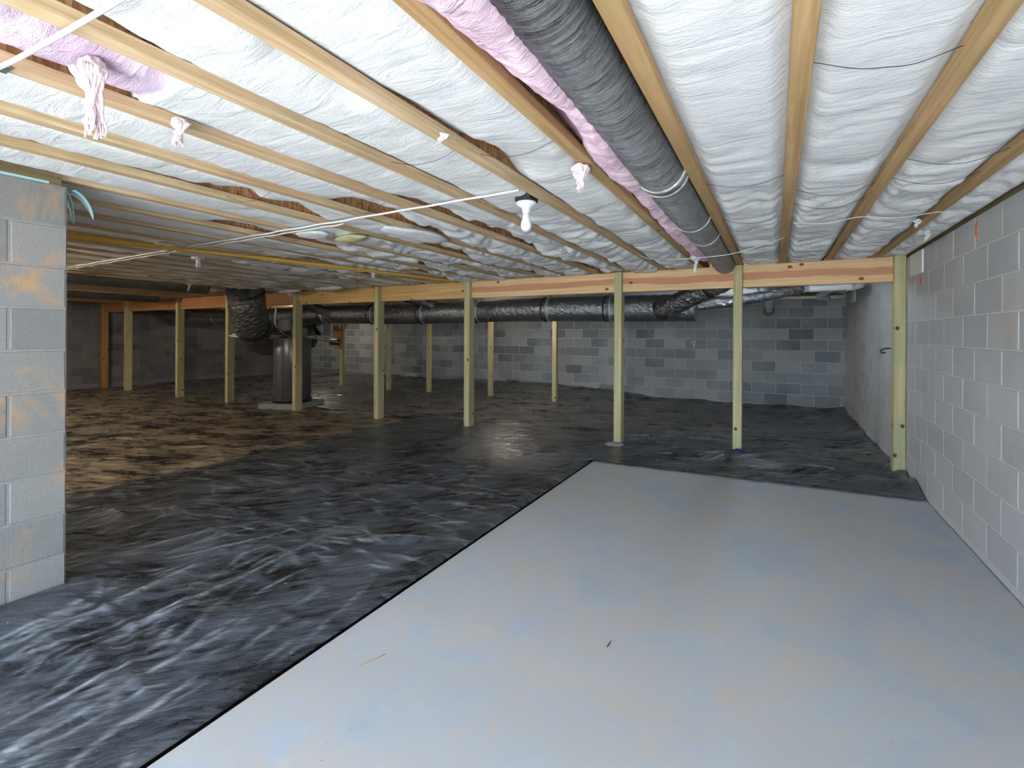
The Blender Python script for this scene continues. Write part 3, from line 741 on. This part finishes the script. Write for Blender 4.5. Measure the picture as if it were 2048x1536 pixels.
pvc(smooth_path([(-.07, 7.62, 1.93), (.02, 7.50, 1.955), (.12, 7.44, 1.965), (.5, 7.42, 1.968), (.80, 7.42, 1.972), (.93, 7.46, 1.985), (.97, 7.55, 2.03), (.975, 7.6, 2.10)], 6), .046, 'white drain pipe with wye and elbow near the light wall', ((3, .09), (14, .10), (25, .08)))
pvc([(-.02, 9.93, 2.03), (.62, 9.93, 2.022), (.80, 9.93, 2.02), (1.05, 9.93, 2.02)], .026, 'thin white pipe along the top of the back wall', ((.7, .06), (1.4, .08), (2.5, .07)))
pvc(smooth_path([(.80, 7.9, 2.045), (.70, 8.4, 2.01), (.64, 9.2, 1.995), (.66, 9.7, 2.0), (.80, 9.88, 1.995)], 5), .045, 'grey white pipe length slanting back to the corner', ((1, .1), (12, .1)))
# ragged hole in the back wall
hm = MB(); vs = [(0, 0, 0)]
for j in range(18):
    a = 2 * math.pi * j / 18; rr = random.uniform(.075, .13); vs.append((rr * math.cos(a), 0, rr * math.sin(a) * .9))
vs += [(x, -.012 - random.random() * .02, z) for x, y, z in vs[1:]]
hm.add(vs, [(0, 1 + (j + 1) % 18, 1 + j) for j in range(18)] + [(1 + j, 1 + (j + 1) % 18, 19 + (j + 1) % 18, 19 + j) for j in range(18)])
o = hm.build('wall_hole', M_SOIL, None, False, (-.115, YB - .006, 1.80)); tag(o, 'ragged broken hole in back wall around the drain pipe', 'hole')

# ------------------------------------------------------------------ lamp, cables, wires
def lampholder(x, y, z, label, lit, tint=(1.0, .89, .74)):
    t = empty('bulb_holder', (x, y, z))
    MB().bbox(-.05, .05, -.05, .05, 0, .11, .004).build('junction_box', M_BLACKP, t)
    MB().lathe([(.0, -.001), (.058, -.001), (.058, -.012), (.045, -.022), (.026, -.034), (.022, -.062), (.0, -.062)][::-1], n=28).build('holder', M_WHITE, t, True)
    m, nt, bs = new_mat('bulb_glass'); setb(nt, bs, (.86, .86, .92), .35)
    if lit:
        bs.inputs['Emission Color'].default_value = (*tint, 1); bs.inputs['Emission Strength'].default_value = lit
    MB().lathe([(.0, -.166), (.013, -.164), (.025, -.154), (.031, -.137), (.031, -.124), (.027, -.106), (.021, -.090), (.019, -.062), (.0, -.061)], n=24).build('bulb', m, t, True)
    return tag(t, label, 'lamp')
lampholder(-1.243, 2.38, 2.085, 'white bulb in ceramic holder under a black box on a joist', 0)
lampholder(-6.24, .2, 2.10, 'assumed unseen lit bulb in ceramic holder on a joist behind the entry block wall', UNSEEN_BULB_W * 2.2)  # unseen bulb added on the assumption that bulbs warm the far left
lampholder(-11.1, 1.2, 2.10, 'assumed unseen lit bulb in ceramic holder deep behind the entry block wall', UNSEEN_BULB_W * 3)  # second assumed bulb, unseen, added deeper to spread the warm light
lampholder(-4.4, 7.75, 2.11, 'added unseen lit bulb in ceramic holder behind the trunk duct', UNSEEN_BULB_W * .5)  # unseen bulb added to even out light on the back wall
lampholder(-11.2, 8.6, 2.10, 'added unseen lit bulb in ceramic holder between water heater and dark wall', UNSEEN_BULB_W * .5)  # unseen bulb added to brighten the deep end of the room
lampholder(-.32, 6.4, 2.125, 'added unseen cool white bulb in ceramic holder behind the honey beam', UNSEEN_BULB_W * .34, (.72, .86, 1.0))  # unseen, added to brighten the rear right with a daylight tint
def cable_pts(x0, x1, y, z, sag, dy=0.):
    ks = [k for k in range(KMIN, KMAX + 1) if min(x0, x1) < JX0 + k * JS < max(x0, x1)]
    xs_ = sorted([x0, x1] + [JX0 + k * JS for k in ks], reverse=x0 > x1); out = []
    for i, xx in enumerate(xs_):
        out.append((xx, y + dy * (xx - x0) + random.uniform(-.003, .003), z))
        if i < len(xs_) - 1: out.append(((xx + xs_[i + 1]) / 2, y + dy * ((xx + xs_[i + 1]) / 2 - x0), z - sag * random.uniform(.5, 1.3)))
    return out
pipe('white_cable', cable_pts(-1.19, -7.95, 2.19, 2.096, .004, -.012), .0062, M_CABLE, 'white electric cable crossing under the joists toward the bulb box', 'cable', step=4)
pipe('white_cable', cable_pts(-2.6, -7.95, 2.26, 2.092, .006, -.01), .0055, M_CABLE, 'second white cable beginning further from the bulb box', 'cable', step=4)
pipe('white_cable', [(-2.25, .42, 2.085), (-1.95, .455, 2.088), (-1.75, .462, 2.075), (-1.3, .50, 2.092), (-.9, .52, 2.098), (-.4, .53, 2.0)], .0068, M_CABLE, 'thick white cable crossing below the lilac insulation', 'cable')
o = MB().bbox(-.03, .03, -.025, .025, -.006, 0, .002).build('cable_plate', M_GALV, None, False, (JX0 - 5 * JS, .46, ZJ - .001)); tag(o, 'small metal plate holding the thick cable on a joist', 'plate')
pipe('white_string', [(-1.157, 4.62, 2.10), (-.95, 4.45, 2.03), (-.6, 4.22, 1.985), (-.3, 4.16, 1.99), (-.05, 4.20, 2.06), (.06, 4.25, 2.10)], .0028, M_CABLE, 'thin white string looping below the foil duct near the beam', 'string', 6)
pipe('white_string', [(.10, 3.70, 2.095), (.30, 3.72, 2.075), (.47, 3.74, 2.10), (.68, 3.78, 2.08), (.875, 3.82, 2.10), (1.05, 3.86, 2.085)], .0028, M_CABLE, 'thin white string crossing two joists next to the light block wall', 'string', 6)
wl = 'thin dark wire bowed between joists to hold up insulation'
for k, y, dy, sg in ((0, 1.60, .10, .022), (1, 2.66, .05, .03), (1, 2.95, .08, .03), (0, 2.95, .06, .03), (0, 3.25, .05, .03), (-1, 2.62, .03, .02), (-1, 3.45, .05, .03), (-4, 1.60, .03, .02), (-3, 1.72, .02, .02),
                     (-7, 1.55, .06, .03), (-4, 2.50, .05, .03), (-6, 2.1, -.04, .03), (-9, 2.4, .05, .03), (-3, 3.3, .06, .03), (-12, 2.0, .05, .03)):
    xa, xb = JX0 + k * JS + .03, JX0 + (k + 1) * JS - .03
    pipe('support_wire', [(xa, y, ZJ + .012), (xa + .10, y + dy * .3, ZJ - sg * .8), ((xa + xb) / 2, y + dy * .5, ZJ - sg * 1.1), (xb - .10, y + dy * .8, ZJ - sg * .8), (xb, y + dy, ZJ + .012)], .0012, M_WIRE, wl, 'wire', 5, 'insulation support wires')
pipe('gas_pipe', [(-4.74, 1.0, 2.068), (-4.66, 1.8, 2.068), (-4.34, 2.97, 2.068), (-4.02, 4.55, 2.068), (-3.90, 5.4, 2.068)], .019, M_YELLOW, 'yellow coated pipe running under the joists before the beam', 'pipe', 12)

# ------------------------------------------------------------------ torn tufts of insulation
def tuft(name, loc, mat, label, strands, length, spread, r, seed, lump=None):
    rng = random.Random(seed); m = MB()
    if lump:
        lx, ly, lz = lump; n1, n2 = 22, 14
        if strands: lx, ly, lz = lx * .8, ly * .8, lz * .7
        vs = [(0, 0, -lz)]; fs = []
        for i in range(1, n2):
            ph = math.pi * i / n2
            for j in range(n1):
                th = 2 * math.pi * j / n1; d = Vector((math.sin(ph) * math.cos(th), math.sin(ph) * math.sin(th), -math.cos(ph)))
                q = 1 + .30 * float(P1(d.x * 2.2 + seed, d.y * 2.2 + d.z * 1.7)) + .22 * float(P3(d.x * 5 + seed, d.y * 5 + d.z * 4))
                vs.append((d.x * lx * q, d.y * ly * q, d.z * lz * q))
        vs.append((0, 0, lz)); b = len(vs) - 1
        for j in range(n1):
            k = (j + 1) % n1; fs.append((0, 1 + j, 1 + k)); fs.append((b, 1 + (n2 - 2) * n1 + k, 1 + (n2 - 2) * n1 + j))
            for i in range(n2 - 2): fs.append((1 + i * n1 + j, 1 + (i + 1) * n1 + j, 1 + (i + 1) * n1 + k, 1 + i * n1 + k))
        m.add(vs, fs)
    strands, r = int(strands * 4), r * .36
    for s_ in range(strands):
        L = length * rng.uniform(.55, 1.0); x = rng.uniform(-1, 1) * spread; y = rng.uniform(-1, 1) * spread; pts = []; rr = []
        for i in range(8):
            t = i / 7; pts.append((x * (1 - .8 * t) + rng.uniform(-1, 1) * .004 * (.4 + 1.2 * t) + .012 * math.sin(5 * t + x * 90), y * (1 - .8 * t) + rng.uniform(-1, 1) * .004 * (1 + t) + .010 * math.cos(4 * t + y * 90), -L * t))
            rr.append(r * (1 - .8 * t) * rng.uniform(.75, 1.25) + .0012)
        m.tube(smooth_path(pts, 3), [rr[min(7, i // 3)] for i in range(22)], 7)
    o = m.build(name, mat, None, True, loc); return tag(o, label, 'insulation')
tuft('insulation_tuft', (-1.745, .600, 2.10), M_PALEPINK, 'long pale pink tuft of torn insulation hanging in strands below a joist', 15, .20, .032, .013, 3, (.055, .04, .05))
tuft('insulation_tuft', (-1.90, .905, 2.095), M_PALEPINK, 'short whitish tuft of insulation hanging over a joist', 9, .085, .022, .010, 5, (.035, .035, .03))
tuft('insulation_tuft', (-.775, 2.02, 2.085), M_PALEPINK, 'pale pink scrap of insulation drooping over the joist near the duct tape', 7, .11, .028, .013, 8, (.05, .07, .03))
tuft('insulation_tuft', (-.66, 4.72, 2.07), M_BATT, 'white rag of insulation dangling where foil duct meets the beam', 7, .15, .02, .012, 9, (.06, .10, .05))
tuft('insulation_tuft', (-1.12, 1.45, 2.10), M_BATT, 'tiny white tuft of insulation on the bulb holder joist', 4, .035, .008, .005, 12, (.012, .02, .01))
tuft('insulation_tuft', (-2.42, 2.80, 2.095), M_BATT, 'broad white clump of insulation bulging under a joist beyond the cable', 0, 0, 0, 0, 14, (.14, .32, .035))
tuft('insulation_tuft', (-2.93, 2.62, 2.085), M_ROCK, 'yellowish green scrap of insulation beneath the joists', 0, 0, 0, 0, 17, (.17, .08, .03))
tuft('insulation_tuft', (-3.1, 2.42, 2.095), M_BATT, 'white flap of insulation next to the yellowish green scrap', 0, 0, 0, 0, 19, (.14, .12, .025))
tuft('insulation_tuft', (-4.2, 4.1, 2.09), M_BATT, 'white wisp of insulation hanging by the yellow pipe', 6, .10, .03, .009, 23, (.06, .09, .025))
tuft('insulation_tuft', (-4.62, 2.1, 2.09), M_BATT, 'white clump of insulation caught around the yellow pipe', 6, .08, .03, .009, 25, (.06, .12, .035))
tuft('insulation_tuft', (-5.1, 2.6, 2.09), M_BATT, 'thin wisps of insulation hanging by the crossing cables', 7, .11, .03, .008, 29, (.07, .07, .025))
tuft('insulation_tuft', (-7.3, 5.20, 2.06), M_BATT_D, 'ragged dusty insulation edge sagging in front of beam by the water heater post', 5, .09, .10, .012, 31, (.36, .09, .05))
tuft('insulation_tuft', (-6.4, 5.26, 2.075), M_BATT_D, 'dusty insulation lip hanging over the yellow beam', 0, 0, 0, 0, 33, (.34, .08, .04))
tuft('insulation_tuft', (.95, 4.42, 2.085), M_BATT, 'small white tuft drooping at top of light block wall', 5, .07, .012, .007, 37, (.03, .05, .02))
tuft('insulation_tuft', (.80, 3.95, 2.085), M_BATT, 'tiny wisp of insulation on the joist beside the light wall', 4, .05, .012, .005, 39, (.02, .04, .012))
tuft('insulation_tuft', (-7.9, 3.9, 2.09), M_BATT_D, 'white dangling wisp of insulation above the return duct', 5, .12, .02, .008, 41, (.04, .06, .02))
# teal foam gasket torn over the entry wall
tf = empty('sill_foam', (-3.12, .6, ZT - .01))
MB().bbox(-.14, .024, -.5, .30, -.006, .006, .002).build('strip', M_TEAL, tf)
for j, (yy, xx, ln, cv) in enumerate(((.395, -.04, .17, .10), (.375, -.08, .22, .05))):
    v = []; f = []
    for i in range(10):
        t = i / 9; a = t * 1.25
        yv = yy + cv * math.sin(a) * 1.0; zv = -.01 - ln * (1 - math.cos(a)) * .9 - .02 * t; w = .042 * (1 - t) ** .7 + .002
        v += [(xx - w, yv, zv), (xx + w, yv, zv), (xx + w, yv + .005, zv + .004), (xx - w, yv + .005, zv + .004)]
    for i in range(9):
        for q in range(4): f.append((i * 4 + q, i * 4 + (q + 1) % 4, i * 4 + 4 + (q + 1) % 4, i * 4 + 4 + q))
    f += [(3, 2, 1, 0), (36, 37, 38, 39)]
    link('torn_flap', mesh_data('torn_flap', v, f, M_TEAL, True), tf)
tag(tf, 'teal foam strip with torn curling ends on top of the entry block wall', 'foam strip')

# ------------------------------------------------------------------ small things on walls and floor
for y, lab in ((5.30, 'pale metal foundation vent beside the knotty corner post'), (9.15, 'pale foundation vent near the back corner')):
    t = empty('foundation_vent', (XR - .004, y, ZT - CH / 2 - .005))
    MB().bbox(-.008, .004, -.195, .195, -.098, .098, .002).build('frame', M_VENT, t)
    for i in range(6): MB().box(-.010, -.007, -.18, .18, -.082 + i * .03, -.076 + i * .03).build('louver', M_VENT, t)
    tag(t, lab, 'vent')
def blot(name, loc, axis, w, h, mat, label, seed):
    rng = random.Random(seed); n = 16; v = []
    for j in range(n):
        a = 2 * math.pi * j / n; r = rng.uniform(.7, 1.1); p = (w * r * math.cos(a), h * r * math.sin(a)); v.append(p)
    vv = [((-.0012, p[0], p[1]) if axis == 'x' else (p[0], -.0012, p[1])) for p in v] + [((.002, p[0], p[1]) if axis == 'x' else (p[0], .002, p[1])) for p in v]
    f = [tuple(range(n)), tuple(range(2 * n - 1, n - 1, -1))] + [(j, n + j, n + (j + 1) % n, (j + 1) % n) for j in range(n)]
    tag(link(name, mesh_data(name, vv, f, mat), None, loc), label, 'paint mark')
blot('paint_mark', (XR - .003, 3.92, 1.99), 'x', .022, .055, M_ORANGE, 'orange spray paint dash high on the light block wall', 1)
blot('paint_mark', (XR - .003, 5.17, 1.81), 'x', .03, .04, M_ORANGE, 'orange spray paint spot below the foundation vent by the post', 2)
blot('paint_mark', (.15, YB - .003, 1.985), 'z', .035, .028, M_ORANGE, 'orange red paint spot on the back wall under thin white pipe', 3)
t = empty('wall_ring', (-1.446, YB - .004, 1.14))
rp = [(.034 * math.cos(a), 0, .045 + .034 * math.sin(a)) for a in np.linspace(0, 2 * math.pi, 21)]
MB().tube(rp, .008, 8, False).build('loop', M_PVC, t, True); MB().tube([(0, 0, .012), (0, 0, -.07)], .009, 8).build('stem', M_PVC, t, True)
tag(t, 'pale ring with short stem fixed on the back wall', 'wall ring')
t = empty('wall_hook', (XR - .004, 6.30, 1.205))
MB().tube([(0, 0, 0), (-.05, 0, 0), (-.075, 0, -.012)], .008, 8).build('shank', M_BLACKP, t, True)
MB().tube([(-.075 - .02 * math.sin(a), .0, -.012 + .02 * (math.cos(a) - 1)) for a in np.linspace(0, 4.4, 12)], .008, 8).build('hook_curl', M_BLACKP, t, True)
tag(t, 'small black hook on the light block wall behind the corner post', 'hook')
o = MB().lathe([(.0, -.08), (.12, -.08), (.115, .035), (.10, .05), (.0, .052)][::1], n=22).build('concrete_stub', M_CONC, None, True, (-1.69, 5.56, -.02)); tag(o, 'rounded grey concrete stub at foot of the slab corner post', 'footing')
tuft('navy_cloth', (-.345, 5.60, .085), M_NAVY, 'crumpled navy cloth at the foot of a post behind the slab', 0, 0, 0, 0, 51, (.06, .035, .03))['category'] = 'cloth'
o = MB().tube([(0, 0, 0), (.03, .05, .004), (.045, .10, .002)], .0011, 5).build('straw', M_PLY, None, True, (-1.45, 1.35, .003)); tag(o, 'short straw lying on slab near the shiny plastic edge', 'straw')
o = MB().tube([(0, 0, 0), (.004, .04, .003)], .002, 5).build('straw', M_BLACKP, None, True, (-.62, 1.95, .003)); tag(o, 'tiny dark twig lying in the middle of the slab', 'twig')
